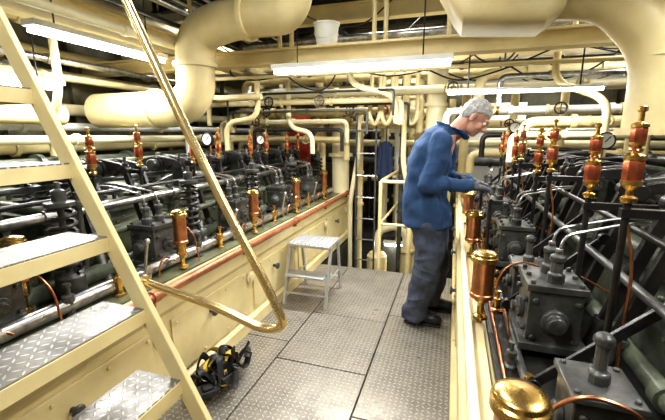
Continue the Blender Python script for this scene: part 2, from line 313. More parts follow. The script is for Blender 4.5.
def engine(s,xe,ys,cup,lub,label,y0=-.6,y1=4.9):
    r=root('marine_diesel_engine',(xe,0,0),label,'engine')
    X=lambda l:xe+s*l
    yc=(y0+y1)/2; L=y1-y0
    mb=MB()
    pr=[(0,0),(0,.08),(.03,.1),(.03,.50),(-.0,.54),(-.0,.63),(.1,.63),(.1,.6),(2.3,.6),(2.3,0)]
    mb.rings([[V((X(a),y,b)) for a,b in pr] for y in(y0,y1)])
    part(mb,'crankcase',CREAM,r)
    for i,y in enumerate(ys):
        if s<0 or i>2:
            mb=MB().box((X(.024),y+.1,.29),(.014,.74,.34)).bolts([(X(.017),y+.1+a,b) for a in(-.34,-.12,.12,.34) for b in(.15,.43)],.010,.009,(-s,0,0))
            d=part(mb,'access_door',CREAM,r,.004)
            k=MB().lathe([(.012,0),(.012,.03),(.026,.033),(.028,.042),(.024,.048),(0,.05)],(X(.02),y+.05,.36),(-s,0,0),14); part(k,'door_knob',GREY,d)
            if s<0: part(MB().lathe([(.045,0),(.045,.018),(.03,.02),(.03,.028),(.012,.032)],(X(.028),y+.53,.40),(1,0,0),18).bolts([(X(.012),y+.53+.037*math.cos(t),.40+.037*math.sin(t)) for t in(.7,2.3,3.9,5.5)],.005,.006,(1,0,0)),'round_inspection_cover',CREAM2,r)
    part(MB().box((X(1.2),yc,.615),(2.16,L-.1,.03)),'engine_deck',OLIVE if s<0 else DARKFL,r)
    mb=MB().box((X(1.85),yc,.80),(.9,L-.3,.36))
    for y in [y0+.3+i*.25 for i in range(int((L-.4)/.25))]: mb.bolts([(X(1.55),y,.98)],.02,.05)
    part(mb,'cylinder_block',GREEN,r,.01)
    if s<0:
        part(MB().cyl((X(.235),y0+.1,.68),(X(.235),y1-.1,.68),.034),'camshaft',STEEL,r)
        mb=MB().tube([(X(-.035),y0+.05,.665),(X(-.035),y1-.1,.665)],.0235,n=16)
        for y in [y0+.2+i*.85 for i in range(7)]: mb.lathe([(.031,-.02),(.031,.02)],(X(-.035),y,.665),(0,1,0),12).box((X(-.015),y,.63),(.03,.02,.05))
        part(mb,'copper_oil_main',COPMAIN,r)
        sh=((.47,.88,.022,GREEN),(.52,1.10,.012,BLACK),(.90,1.12,.018,GREY),(1.35,1.2,.03,GREEN),(.55,1.02,.026,STEEL),(.47,.68,.045,GREEN))
    else:
        part(MB().cyl((X(.20),y0+.1,.655),(X(.20),y1-.1,.655),.014),'camshaft',GREY,r)
        part(MB().cyl((X(.145),y0+.1,.642),(X(.145),y1-.1,.642),.007),'drain_pipe',COPPER,r)
        mb=MB().box((X(.035),yc,.66),(.03,L-.1,.06))
        part(mb,'coaming_rail',CREAM2,r,.006)
        sh=((.55,1.10,.012,BLACK),(.90,1.12,.018,GREY),(1.35,1.2,.03,GREEN),(.70,.95,.048,GREEN),(.53,.72,.03,GREEN),(.47,.98,.014,GREY))
    for l,z,rr,m in sh:
        mb=MB().cyl((X(l),y0+.1,z),(X(l),y1-.2,z),rr,n=14)
        if rr>.025:
            for y in ys: mb.lathe([(rr*1.35,-.02),(rr*1.35,.02)],(X(l),y+.42,z),(0,1,0),14)
        part(mb,'control_shaft',m,r)
    mb=MB().tube([(X(1.8),y0+.1,1.16),(X(1.8),y1,1.16)],.08,n=20)
    for y in ys: mb.tube([(X(1.28),y,1.04),(X(1.4),y,1.10),(X(1.75),y,1.16)],.05,.12,12).lathe([(.11,0),(.11,.04)],(X(1.8),y+.35,1.16),(0,1,0),20)
    part(mb,'exhaust_manifold',DGREEN,r)
    U=unit(s,cup,lub)
    for y in ys:
        for p in U:
            off=(0,y,0)
            if s<0 and y==.84 and p[0]=='oil_cup': off=(-.28,1.03,.0)
            if s<0 and y<.5 and p[0]=='oil_cup': continue
            inst(p,r,off)
    return r
EL=engine(-1,XL,[.02,.84,1.72,2.57,3.42,4.27],.15,.55,'cream and green marine diesel engine with black rocker gear along walkway')
ER=engine(1,XR,[-.2,.7,1.6,2.5,3.4,4.3],.09,.41,'cream and dark green marine diesel engine the man is leaning over')
part(MB().cyl((.222,2.3,1.042),(.222,3.1,1.042),.012).cyl((.222,2.34,.64),(.222,2.34,1.042),.01).cyl((.222,3.06,.64),(.222,3.06,1.042),.01),'control_rod',BLACK,ER)
# ------------------------------------------------------------ stairs
K=1.94; sx=lambda z:-.617-z/K
st=root('ship_stair',(-.617,.63,0),'steep cream painted stair with checker plate treads','stairs')
for y in(1.0,.22):
    a=V((sx(0),y,0)); b=V((sx(3.1),y,3.1)); w=V((-.075,0,0))
    mb=MB().rings([[a+w+V((0,-.012,0)),a+V((0,-.012,0)),a+V((0,.012,0)),a+w+V((0,.012,0))],[b+w+V((0,-.012,0)),b+V((0,-.012,0)),b+V((0,.012,0)),b+w+V((0,.012,0))]])
    part(mb,'stringer',CREAM,st,.003)
for k in range(11):
    z=.25+.265*k; x=sx(z)-.035
    t=part(MB().box((x-.002,.61,z-.02),(.012,.755,.05)).box((x-.2,.61,z-.02),(.01,.755,.045)).box((x-.1,.984,z-.025),(.18,.008,.04)),'tread',CREAM,st)
    part(MB().box((x-.10,.61,z+.006),(.2,.755,.01)),'tread_plate',TREADM,t,label='worn steel checker plate')
for y in(1.03,.14):
    hr=MB().tube([(-1.08,y,.875),(-.78,y,.825),(-.58,y,.765),(-.50,y,.79),(-.565,y,.93),(-.70,y,1.17),(-.86,y,1.48),(-1.04,y,1.86),(-1.62,y,3.05)],.0155,.09,14)
    hr.lathe([(.028,0),(.028,.01)],(-1.075,y,.875),(-1,0,.15),14)
    part(hr,'handrail',RAILB,st,label='polished brass tube handrail')
# ------------------------------------------------------------ lamps
def lamp(a,b,pw,label,hang=True,slim=False):
    a=V(a);b=V(b);c=(a+b)/2;d=(b-a);L=d.length;al=abs(d.y)>abs(d.x)
    r=root('fluorescent_lamp',tuple(c),label,'ceiling lamp')
    w_=.05 if slim else .13
    dim=(w_,L,.04) if al else (L,w_,.04 if not slim else .02)
    part(MB().box(c+V((0,0,.045 if not slim else .022)),dim),'lamp_housing',WHITE,r,.005)
    n=d.normalized(); o=V((n.y,-n.x,0))*.03
    if hang:
        for t in(.15,.85):
            q=a.lerp(b,t); part(MB().cyl(q+V((0,0,.03)),V((q.x,q.y,CZ)),.006,n=8),'hanger',BLACK,r)
    for k in((-1,1) if not slim else (0,)):
        t=MB().cyl(a+o*k+n*.02,b+o*k-n*.02,.014); part(t,'lamp_tube',TUBE,r)
    li=bpy.data.lights.new('lamp_light','AREA'); li.shape='RECTANGLE'; li.size=L-.1 if not al else .1; li.size_y=.1 if not al else L-.1; li.energy=pw; li.color=(1,.99,.97)
    if slim: li.size_y=.03
    lo=bpy.data.objects.new('lamp_light',li); COL.objects.link(lo); lo.parent=r; lo.location=(0,0,-.03)
    return r
lamp((-2.7,1.86,2.1),(-2.7,3.06,2.1),42,'white twin tube lamp hung above the engine')
lamp((-3.2,1.2,1.80),(-3.2,2.4,1.80),14,'white twin tube lamp low on the hull side')
lamp((-1.6,3.2,1.97),(-.05,3.2,1.97),44,'long white twin tube lamp across the walkway')
lamp((-.10,3.5,1.775),(1.09,3.5,1.775),16,'slim white tube lamp above the far cylinders',slim=True)
lamp((-.7,-.6,2.6),(-.7,.6,2.6),30,'added white twin tube fill lamp under the deck beams')  # added fill lamp above the frame, lights the near walkway
lamp((-.7,1.4,2.95),(-.7,2.6,2.95),32,'added white twin tube fill lamp under the deck beams')  # unseen lamp added for overhead light on the walkway
lamp((1.3,.3,2.6),(1.3,1.5,2.6),44,'added white twin tube fill lamp under the deck beams')  # added out of view to light the right engine
lamp((1.6,2.9,2.7),(1.6,3.9,2.7),28,'added white twin tube fill lamp under the deck beams')  # extra unseen lamp, fills the far part of the right engine
lamp((-2.5,-1.1,2.6),(-2.5,0.0,2.6),24,'added white twin tube fill lamp under the deck beams')  # lamp added behind the viewpoint, fills the left side
lamp((-1.1,4.3,3.05),(-.2,4.3,3.05),26,'added white twin tube fill lamp under the deck beams')  # added fill light, raised out of frame over the walkway end
lamp((-3.1,4.0,2.85),(-3.1,5.2,2.85),22,'added white twin tube fill lamp under the deck beams')  # added overhead fill for the far left engine
lamp((-1.0,5.6,2.7),(-.1,5.6,2.7),14,'added white twin tube lamp brightening the far bulkhead')  # lamp added to brighten the back wall
lamp((.6,5.75,2.2),(1.8,5.75,2.2),12,'added white twin tube lamp brightening the far bulkhead')  # another added lamp, brightens the right of the back wall
lamp((-.9,5.2,-.15),(-.2,5.2,-.15),6,'added white twin tube fill lamp below the floor opening',False)  # lamp added in the pit so the opening looks lit
# ------------------------------------------------------------ ducts and pipes
def pipe(pts,r,m,label,fl=(),rad=None,name='pipe',n=12,cat='pipe',group=None,fr=1.4):
    mb=MB().tube(pts,r,rad if rad is not None else r*2.5,n)
    for p,ax in fl: mb.lathe([(r*fr,-.02),(r*fr,.02)],p,ax,n)
    return thing(mb,name,m,tuple(V(pts[0])),label,cat,group=group)
pipe([(-3.5,3,1.66),(-2.5,3,1.66),(-2.3,3,1.78),(-2.28,3,2.3),(-1.9,3,2.40),(-1.4,3,2.40),(-1.32,3,2.5),(-1.32,3,3.29)],.17,CREAM,'large cream exhaust trunk with swept elbows',[((-2.75,3,1.66),(1,0,0)),((-2.29,3,2.04),(0,0,1)),((-1.72,3,2.4),(1,0,0))],.3,'exhaust_pipe',32,fr=1.14)
mb=MB().tube([(.98,2.4,1.42),(.98,2.4,1.86),(.72,2.4,2.13),(.47,2.4,2.16)],.135,.3,28).lathe([(.165,0),(.165,.035)],(.98,2.4,1.42),n=28).lathe([(.148,0),(.148,.02)],(.98,2.4,1.80),n=28)
thing(mb,'exhaust_pipe',CREAM,(.98,2.4,1.42),'fat cream exhaust elbow dropping to the engine','pipe')
mb=MB(); 
rs=[]
for x,zb,hw,zt in((-.17,2.27,.16,2.40),(-.05,2.06,.19,2.42),(.0,2.0,.2,2.42),(.40,1.97,.2,2.42),(.48,2.03,.17,2.36)):
    rs.append([V((x,2.4+hw*math.copysign(abs(math.cos(t))**.3,math.cos(t)),(zb+zt)/2+(zt-zb)/2*math.copysign(abs(math.sin(t))**.3,math.sin(t)))) for t in [2*math.pi*j/32 for j in range(32)]])
mb.rings(rs); thing(mb,'air_trunk',CREAM,(.2,2.4,1.95),'cream welded ventilation trunk over the walkway','duct',0)
pipe([(.3,1.95,2.32),(1.6,1.95,2.32),(3.39,1.95,2.32)],.14,CREAM,'cream pipe under the deck beams',name='pipe',n=20)
pipe([(1.15,2.0,2.06),(2.0,2.0,2.06),(3.39,2.0,2.06)],.07,CREAM2,'cream pipe under the deck beams',name='pipe',n=16)
def beam(c,d,label,m=CREAM): 
    mb=MB(); c=V(c); al=d[0]>d[1]
    mb.box(c,(d[0],.02,d[2]) if al else (.02,d[1],d[2])).box(c+V((0,0,d[2]/2)),(d[0],d[1] ,.02)).box(c-V((0,0,d[2]/2)),(d[0],d[1],.02))
    return thing(mb,'deck_beam',m,tuple(c-V((0,0,d[2]/2))),label,'beam')
beam((-.375,3.38,2.14),(7.5,.14,.12),'cream steel beam spanning the engine room')
beam((-2.95,2.7,2.36),(.14,8.1,.2),'long cream girder above the engine')
beam((-.375,4.85,2.38),(7.5,.12,.2),'cream steel beam spanning the engine room')
beam((2.2,2.7,2.4),(.14,8.1,.2),'long cream girder above the engine')
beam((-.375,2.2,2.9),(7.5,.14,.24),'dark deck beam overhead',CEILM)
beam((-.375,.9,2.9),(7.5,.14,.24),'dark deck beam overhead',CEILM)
beam((-.375,4.2,2.72),(7.5,.12,.16),'cream steel beam spanning the engine room')
for x in(-1.62,-1.5,-.72,-.62,-.1,.12,.8,-2.6): thing(MB().cyl((x,3.38,2.2),(x,3.38,CZ),.02),'hanger_rod',CREAM,(x,3.38,2.2),'cream vertical hanger rod on the beam','rod')
mb=MB().lathe([(.09,0),(.113,.18),(.122,.18),(.122,.195),(.107,.19),(.085,.012),(0,.012)],(-1.17,3.42,2.212),n=24).tube([(-1.277,3.42,2.39),(-1.277,3.38,2.30),(-1.17,3.30,2.26),(-1.063,3.38,2.30),(-1.063,3.42,2.39)],.004,.08,6)
thing(mb,'bucket',WHITE,(-1.17,3.42,2.212),'white plastic bucket standing on the beam','bucket')
Y0,Y1=WF+.005,WB-.005
for i,(x,z,r,m) in enumerate([(-3.75,1.50,.04,WHITE),(-3.9,1.68,.06,CREAM2),(-3.8,2.0,.05,WHITE),(-3.9,2.2,.07,CREAM),(-3.6,2.42,.05,CREAM),(-3.9,1.3,.06,CREAM),(-3.95,1.1,.05,BLACK),(-3.3,2.05,.03,STEEL),(-3.35,2.62,.08,CREAM2),(-2.2,2.75,.05,BLACK),(-2.5,2.55,.025,STEEL),(-3.4,1.93,.03,CREAM),(-2.35,2.35,.018,BLACK),(-3.1,1.38,.035,CREAM2),(-2.45,2.2,.03,CREAM2)]):
    pipe([(x,Y0,z),(x,Y1,z)],r,m,'long straight pipe running beside the hull',[((x,y,z),(0,1,0)) for y in(1.0,2.4,4.1)],group='hull side pipes')
pipe([(-3.5,Y0,1.60),(-3.5,2.6,1.60)],.09,CREAM,'thick cream pipe running above the engine',[((-3.5,y,1.60),(0,1,0)) for y in(.5,1.9)],n=18)
for i,(x,z,r,m) in enumerate([(3.1,1.5,.06,CREAM),(3.2,1.75,.05,WHITE),(2.9,1.95,.07,CREAM),(3.1,2.2,.05,CREAM2),(2.6,2.6,.08,CREAM),(1.9,2.7,.05,STEEL),(2.45,1.75,.05,CREAM),(2.5,1.5,.04,BLACK),(2.7,1.62,.035,WHITE),(2.0,2.25,.03,BLACK)]):
    pipe([(x,Y0,z),(x,Y1,z)],r,m,'long straight pipe running beside the hull',[((x,y,z),(0,1,0)) for y in(1.0,2.4,4.1)],group='hull side pipes')
for i,(y,z,x0,x1,r,m) in enumerate([(4.0,1.78,-2.9,-.55,.03,CREAM),(4.3,1.9,-2.6,2.4,.045,CREAM2),(4.5,1.70,-2.9,-.4,.045,CREAM),(5.05,1.55,-2.9,2.3,.05,CREAM),(5.25,2.02,-3.1,2.3,.08,WHITE),(5.65,1.3,-3.5,2.9,.05,CREAM2),(5.85,1.75,-3.3,2.3,.06,CREAM),(6.15,1.0,-3.5,2.8,.05,BLACK),(6.12,1.5,-3.3,2.3,.05,WHITE),(4.1,1.66,-.1,2.3,.035,WHITE),(3.9,1.54,.6,2.2,.045,CREAM),(5.45,2.52,-3.1,1.8,.08,CREAM),(3.75,2.35,-2.2,1.9,.035,STEEL),(6.05,2.3,-3.3,2.4,.08,CREAM2),(4.6,1.42,.3,2.3,.03,BLACK),(3.7,1.92,.35,1.9,.025,STEEL),(3.65,2.02,-2.7,1.9,.022,BLACK),(3.55,2.0,-2.7,1.9,.018,CREAM),(4.7,2.12,-2.8,1.9,.04,CREAM),(4.15,2.1,-2.8,1.9,.025,BLACK),(5.5,1.05,-3,2.8,.05,GREY),(4.98,1.2,.2,2.8,.05,CREAM),(4.4,1.58,-3.0,-1.25,.03,CREAM2),(4.58,1.36,-3.0,-1.3,.04,CREAM),(5.78,.75,-1.4,.3,.05,CREAM2),(3.85,1.42,.5,2.2,.03,CREAM2),(4.05,2.0,.2,1.9,.05,CREAM),(4.75,1.86,-2.6,-.4,.03,CREAM),(4.2,1.48,-2.4,-1.25,.022,BLACK),(3.95,1.68,-2.6,-.9,.014,GREY),(4.22,1.76,-2.7,-.5,.014,BLACK),(3.8,1.86,-2.5,-.6,.012,BLACK)]):
    pipe([(x0,y,z-.25),(x0,y,z),(x1,y,z),(x1,y,z-.25)],r,m,'transverse pipe crossing behind the engines',[((x0+(x1-x0)*t,y,z),(1,0,0)) for t in(.25,.6)],group='transverse pipes')
for i,(x,y,z1,r,m) in enumerate([(-1.75,4.93,1.9,.045,CREAM),(-1.95,5.37,2.4,.06,CREAM),(-.45,4.96,2.2,.05,CREAM),(-.28,5.42,2.4,.045,WHITE),(.12,5.38,2.3,.06,CREAM),(-1.25,5.75,2.4,.04,BLACK),(-.62,5.75,2.4,.045,CREAM2),(-2.4,5.37,2.1,.05,CREAM),(-2.9,5.15,2.3,.05,CREAM),(-3.3,5.75,2.3,.05,WHITE),(.7,5.37,2.1,.05,CREAM),(1.3,5.55,2.3,.05,CREAM),(2.0,5.37,2.2,.06,CREAM),(-.05,4.94,1.85,.04,CREAM),(-.85,5.95,2.4,.05,CREAM),(-1.6,5.5,2.4,.03,BLACK),(-2.65,5.55,2.4,.035,CREAM2),(-1.25,5.12,2.2,.04,CREAM),(-.98,5.5,2.2,.06,CREAM2),(-.62,4.72,2.2,.03,GREY)]):
    pipe([(x,y,0 if not(-1.36<x<.06 and y<5.2) else -1.67),(x,y,z1)],r,m,'upright pipe at the end of the walkway',[((x,y,.9),(0,0,1)),((x,y,1.42),(0,0,1)),((x,y,.45),(0,0,1))],group='upright pipes')
pipe([(-1.5,4.98,0),(-1.5,4.98,1.66)],.12,CREAM2,'thick pale standpipe with flanges',[((-1.5,4.98,1.62),(0,0,1)),((-1.5,4.98,1.15),(0,0,1))],n=20)
pipe([(-.22,4.45,-1.67),(-.22,4.45,2.3)],.11,CREAM2,'stout cream column at the end of the walkway',[((-.22,4.45,1.75),(0,0,1)),((-.22,4.45,1.1),(0,0,1))],n=24,name='support_column',cat='column',fr=1.2)
for k in range(4):
    x=-.95+.14*k; pipe([(x,4.4,2.1),(x,4.3,1.62),(x+.06,4.3,1.52),(x+.12,4.3,1.62),(x+.1,4.4,2.1)],.025,CREAM,'small cream U bend pipe',rad=.09,group='U bend pipes')
for k,(a) in enumerate([[(-2.0,3.6,1.97),(-2.0,3.6,1.6),(-2.4,3.6,1.55),(-2.4,3.6,1.25)],[(-1.9,4.15,2.05),(-1.9,4.15,1.5),(-1.6,4.15,1.45),(-1.6,4.15,1.2)],[(-2.95,2.2,2.26),(-2.95,2.2,1.75),(-3.1,2.2,1.5),(-3.1,2.2,1.25)],[(-3.0,3.7,2.25),(-3.0,3.7,1.5),(-3.0,3.7,1.2)],[(-2.9,1.35,2.9),(-2.55,1.35,2.35),(-2.35,1.38,2.1),(-2.55,1.4,2.0),(-2.95,1.4,2.0)],[(-1.0,3.5,2.07),(-1.0,3.7,1.9),(-.6,3.9,1.82),(-.6,4.0,1.55)],[(1.6,2.8,2.3),(1.6,2.8,1.9),(1.8,2.8,1.6),(1.8,2.8,1.25)],[(1.3,3.3,2.1),(1.3,3.3,1.7),(1.6,3.3,1.5),(1.6,3.3,1.2)],[(.75,3.6,2.08),(.75,3.6,1.85),(1.15,3.6,1.7),(1.15,3.6,1.2)],[(2.1,1.7,2.3),(2.1,1.7,1.9),(1.9,1.7,1.5),(1.9,1.7,1.25)],[(-2.75,3.35,2.08),(-2.75,3.4,1.9),(-2.5,3.5,1.8),(-1.9,3.5,1.8)],[(1.9,2.3,2.3),(1.9,2.3,1.6),(1.7,2.3,1.4)],[(2.05,3.7,2.0),(1.9,3.7,1.6),(1.5,3.75,1.5),(1.5,3.75,1.2)],[(-1.15,4.6,1.9),(-1.15,4.6,1.2),(-1.25,4.6,.6),(-1.25,4.6,-.5)],[(-.55,4.3,1.7),(-.55,4.3,1.1),(-.45,4.3,.7),(-.45,4.3,-.6)],[(-.75,5.15,1.5),(-.75,5.15,.9),(-.55,5.15,.6),(-.55,5.15,-.5)]]):
    pipe(a,.03 if k!=4 else .04,[CREAM,CREAM2,CREAM,WHITE][k%4] if k!=7 else BLACK,'branch pipe bending down to the engine',rad=.14,group='branch pipes')
for k in range(30):
    y=3.45+RN.random()*1.4; x=-2.6+(k%15)*.33+RN.uniform(-.1,.1); z=2.0+RN.random()*.7; L=RN.uniform(.5,1.1)
    pipe([(x,y,z+.1),(x,y,z),(x+L*.3,y+.05,z-RN.uniform(.05,.2)),(x+L*.7,y+.1,z-RN.uniform(.0,.2)),(x+L,y+.1,z+.1)],.008,BLACK,'thin black electric cable sagging between beams',rad=.15,name='cable',cat='cable',group='overhead cables',n=6)
for k in range(9):
    x=-3.1+k*.09; pipe([(x,Y0,2.82+.02*(k%3)),(x+.05,3,2.80+.02*(k%2)),(x,Y1,2.82)],.014,[BLACK,GREY,WHITE][k%3],'straight electric cable on the deckhead tray',name='cable',cat='cable',group='tray cables',n=6)
# valves
vb=MB().lathe([(.05,-.09),(.05,-.07),(.03,-.065),(.045,0),(.03,.065),(.05,.07),(.05,.09)],(0,0,0),(1,0,0),14).lathe([(.03,0),(.03,.06),(.015,.07),(.01,.15)],(0,0,0),(0,-1,0),10)
vw=MB().torus((0,-.15,0),.05,.008,(0,1,0)); 
for k in range(4):
    an=k*math.pi/2; vw.cyl((0,-.15,0),(.05*math.cos(an),-.15,.05*math.sin(an)),.005,n=6)
VB=[vb.mesh('valve_body',CREAM),vb.mesh('valve_body',BRASS)]; VW=[vw.mesh('handwheel',BLACK),vw.mesh('handwheel',GREY),vw.mesh('handwheel',CREAM),vw.mesh('handwheel',RED)]
for i,(x,y,z) in enumerate([(-2.3,4.5,1.7),(-1.2,4.5,1.7),(-.8,4.5,1.7),(-2.0,4.0,1.78),(-1.4,4.0,1.78),(.3,4.1,1.66),(.9,4.1,1.66),(1.5,4.1,1.66),(1.2,3.9,1.54),(2.0,3.9,1.54),(-.05,4.3,1.9),(1.1,4.3,1.9),(-1.0,5.65,1.3),(-1.7,5.05,1.55),(-.75,5.05,1.55),(.6,5.05,1.55),(-2.6,5.05,1.55),(-1.8,4.58,1.36),(-2.4,4.4,1.58),(-.6,5.78,.75),(.8,3.85,1.42),(-1.5,4.75,1.86),(-.9,4.75,1.86)]):
    o=root('valve',(x,y,z),'globe valve with round handwheel on a pipe','valve','pipe valves')
    put(VB[i%5==0],'valve_body',o); put(VW[3 if i in(2,) else i%3],'handwheel',o)
gc=MB().lathe([(.06,0),(.06,.03),(.052,.034),(.052,.028)],(0,0,0),(0,-1,0),20).mesh('gauge_case',BLACK)
gd=MB().lathe([(.05,.027),(.05,.0285),(0,.0286)],(0,0,0),(0,-1,0),20).mesh('gauge_dial',DIAL)
gn=MB().box((.01,-.031,.01),(.006,.003,.05),Matrix.Rotation(.7,3,'Y')).mesh('gauge_needle',BLACK)
gs=MB().cyl((0,.02,0),(0,.02,-.45),.008,n=8).cyl((0,.02,0),(0,0,0),.01,n=8).mesh('gauge_stem',COPPER)
for i,(x,y,z) in enumerate([(-2.2,3.0,1.38),(-2.3,4.2,1.36),(.62,4.6,1.5),(1.0,3.1,1.38),(-2.65,1.3,1.4)]):
    o=root('pressure_gauge',(x,y,z),'round black pressure gauge with white dial','gauge','pressure gauges')
    for n_,m_ in(('gauge_case',gc),('gauge_dial',gd),('gauge_needle',gn),('gauge_stem',gs)): put(m_,n_,o)
def cabinet(c,d,m,label,name='electrical_cabinet'):
    c=V(c); r=root(name,(c.x,c.y,c.z-d[2]/2),label,'cabinet')
    part(MB().box(c,d),'cabinet_body',m,r,.008)
    if c.z-d[2]/2>.1: part(MB().box((c.x,c.y,(c.z-d[2]/2)/2),(.05,.05,c.z-d[2]/2)),'cabinet_post',m,r)
    dr=part(MB().box(c+V((0,-d[1]/2-.008,0)),(d[0]*.9,.015,d[2]*.92)),'cabinet_door',m,r,.004)
    part(MB().cyl(c+V((d[0]*.35,-d[1]/2-.04,-.03)),c+V((d[0]*.35,-d[1]/2-.04,.05)),.008,n=8).cyl(c+V((d[0]*.35,-d[1]/2-.04,0)),c+V((d[0]*.35,-d[1]/2,0)),.006,n=8),'door_handle',BLACK,dr)
cabinet((-2.2,5.18,1.34),(.32,.08,.80),RED,'tall red painted cabinet standing among pipes')
cabinet((-.78,5.60,1.62),(.28,.06,.34),WHITE,'white switch box at the end of the walkway')
cabinet((-1.15,6.5,.87),(.6,.3,1.7),GREY,'tall grey switchboard against the bulkhead')
cabinet((.6,6.5,1.2),(.8,.3,1.4),WHITE,'pale switchboard against the bulkhead')
# ladder and railing
lr=root('ladder',(-1.0,4.45,-1.67),'pale steel ladder rising through the floor opening','ladder')
for x in(-1.13,-.89): part(MB().box((x,4.42,.0),(.015,.04,3.35)),'ladder_rail',GREY,lr)
for k in range(12): part(MB().cyl((-1.13,4.42,-1.5+.27*k),(-.89,4.42,-1.5+.27*k),.010,n=8),'rung',STEEL,lr)
gr=root('guard_rail',(-.6,3.78,0),'cream tubular guard rail around the floor opening','railing')
part(MB().tube([(-.70,5.1,-.1),(-.70,5.1,.95),(-.70,3.76,.95),(-.18,3.76,.95),(-.18,5.1,.95),(-.18,5.1,-.1)],.018,.08),'top_rail',CREAM,gr)
part(MB().tube([(-.70,5.1,.5),(-.70,3.76,.5),(-.18,3.76,.5),(-.18,5.1,.5)],.014,.06),'mid_rail',CREAM,gr)
for x in(-.70,-.18): part(MB().cyl((x,3.76,-.03),(x,3.76,.95),.018),'post',CREAM,gr)
pr_=root('pump_set',(-.75,4.95,-1.67),'cream pump casing standing below the floor opening','pump')
part(MB().box((-.75,4.95,-1.2),(.9,.35,.9)).lathe([(.14,0),(.14,.5),(.1,.55)],(-.95,4.95,-.75),n=18).lathe([(.1,0),(.1,.6),(.13,.6),(.13,.64)],(-.55,4.95,-.75),n=18),'pump_casing',CREAM,pr_,.01)
part(MB().tube([(-.95,4.95,-.2),(-.95,4.95,.1),(-.7,4.95,.2),(-.55,4.95,.1),(-.55,4.95,-.15)],.05,.1),'delivery_pipe',CREAM2,pr_)
mb=MB(); rs=[]
for z,w,d in((1.34,.03,.04),(1.30,.075,.05),(1.2,.075,.06),(.95,.08,.07),(.82,.085,.07)): rs.append([V((-.84+w*math.cos(t*math.pi/8)*(1+.16*math.sin(t*2.4+z*9)),4.80+d*math.sin(t*math.pi/8)*(1+.3*math.sin(t*3.1)),z)) for t in range(16)])
mb.rings(rs); mb.cap((-.90,4.78,1.24),(-.92,4.76,.92),.035,.03).cap((-.78,4.78,1.24),(-.76,4.76,.92),.035,.03).cyl((-.84,4.82,1.32),(-.84,4.86,1.56),.008)
thing(mb,'hanging_jacket',mat('navy_cloth',(.02,.034,.08),.8,0,.3,12),(-.84,4.8,.8),'dark blue work jacket hanging from a pipe','jacket')
# ------------------------------------------------------------ step stool
r=root('step_stool',(-1.12,2.9,0),'two step folding aluminium stool','step stool')
def sp(x,y,z): return V((-1.12+x,2.9+y,z))
mb=MB().box(sp(0,.02,.5),(.38,.31,.025)); 
for k in range(10): mb.box(sp(-.17+.0375*k,.02,.516),(.014,.29,.010))
part(mb,'top_step',ALU,r,.003)
part(MB().box(sp(0,-.16,.26),(.34,.14,.02)),'lower_step',ALU,r,.004)
for x in(-1,1):
    part(MB().box(sp(x*.185,-.14,.25),(.02,.035,.53),Matrix.Rotation(-.32,3,'X')),'leg',ALU,r)
    part(MB().box(sp(x*.175,.2,.25),(.02,.03,.52),Matrix.Rotation(.18,3,'X')),'leg',ALU,r)
    part(MB().cyl(sp(x*.17,-.16,.2),sp(x*.17,.2,.2),.008,n=8),'brace',ALU,r)
part(MB().cyl(sp(-.175,.225,.12),sp(.175,.225,.12),.01,n=8),'cross_bar',ALU,r)
part(MB().cyl(sp(-.185,-.2,.1),sp(.185,-.2,.1),.01,n=8),'cross_bar',ALU,r)
# ------------------------------------------------------------ remesh helper
def remesh(mb,name,mats,vox,sm=4,org=(0,0,0),disp=None):
    me=mb.mesh(name+'_raw',mats,org); o=bpy.data.objects.new('tmp',me); COL.objects.link(o)
    m=o.modifiers.new('r','REMESH'); m.mode='VOXEL'; m.voxel_size=vox; m.use_smooth_shade=True
    s=o.modifiers.new('s','SMOOTH'); s.factor=.5; s.iterations=sm
    for st_,sc_,ty in (disp or ()):
        t=bpy.data.textures.new('folds',ty); t.noise_scale=sc_
        if ty=='CLOUDS': t.noise_depth=1
        d=o.modifiers.new('d','DISPLACE'); d.texture=t; d.strength=st_; d.mid_level=.5
    if disp:
        s=o.modifiers.new('s2','SMOOTH'); s.factor=.5; s.iterations=2
    dg=bpy.context.evaluated_depsgraph_get(); e=o.evaluated_get(dg); n=bpy.data.meshes.new_from_object(e); n.name=name
    bpy.data.objects.remove(o); n.shade_smooth()
    if not n.materials: n.materials.append(mats)
    return n
# black harness pile
HX=-1.215
hs=root('safety_harness',(HX,1.6,0),'tangled black webbing harness heaped on floor plates','harness')
for k in range(16):
    cx,cy=HX+RN.uniform(-.02,.06),1.62+RN.uniform(-.15,.15); a0=RN.uniform(0,6.28); R=RN.uniform(.035,.07); tl=RN.uniform(.06,.19)
    pts=[V((cx+R*math.cos(a0+t*.5)*(1+.3*math.sin(t*1.3+k)),cy+R*1.4*math.sin(a0+t*.5),.02+tl*abs(math.sin(t*.5+k)))) for t in range(9)]
    part(MB().tube(pts,.019,.06,8,flat=.18),'webbing_strap',RUBBER if k not in(4,9) else YEL,hs)
for k,(x,y,z,an) in enumerate([(-.02,1.48,.05,.4),(.06,1.60,.06,1.3),(-.02,1.76,.06,2.2),(.04,1.45,.08,.9),(.0,1.62,.13,2.9)]):
    x+=HX
    m=Matrix.Rotation(an,3,'Z')@Matrix.Rotation(.3*(k-2),3,'X'); mb=MB().box(V((x,y,z)),(.12,.07,.045),m).box(V((x,y,z))+m@V((0,0,.028)),(.06,.045,.02),m)
    part(mb,'padded_buckle',RUBBER,hs,.012)
for p_ in((HX+.01,1.48,.12),(HX+.08,1.66,.10)): part(MB().torus(p_,.022,.004,(.3,.5,1)),'metal_ring',STEEL,hs)
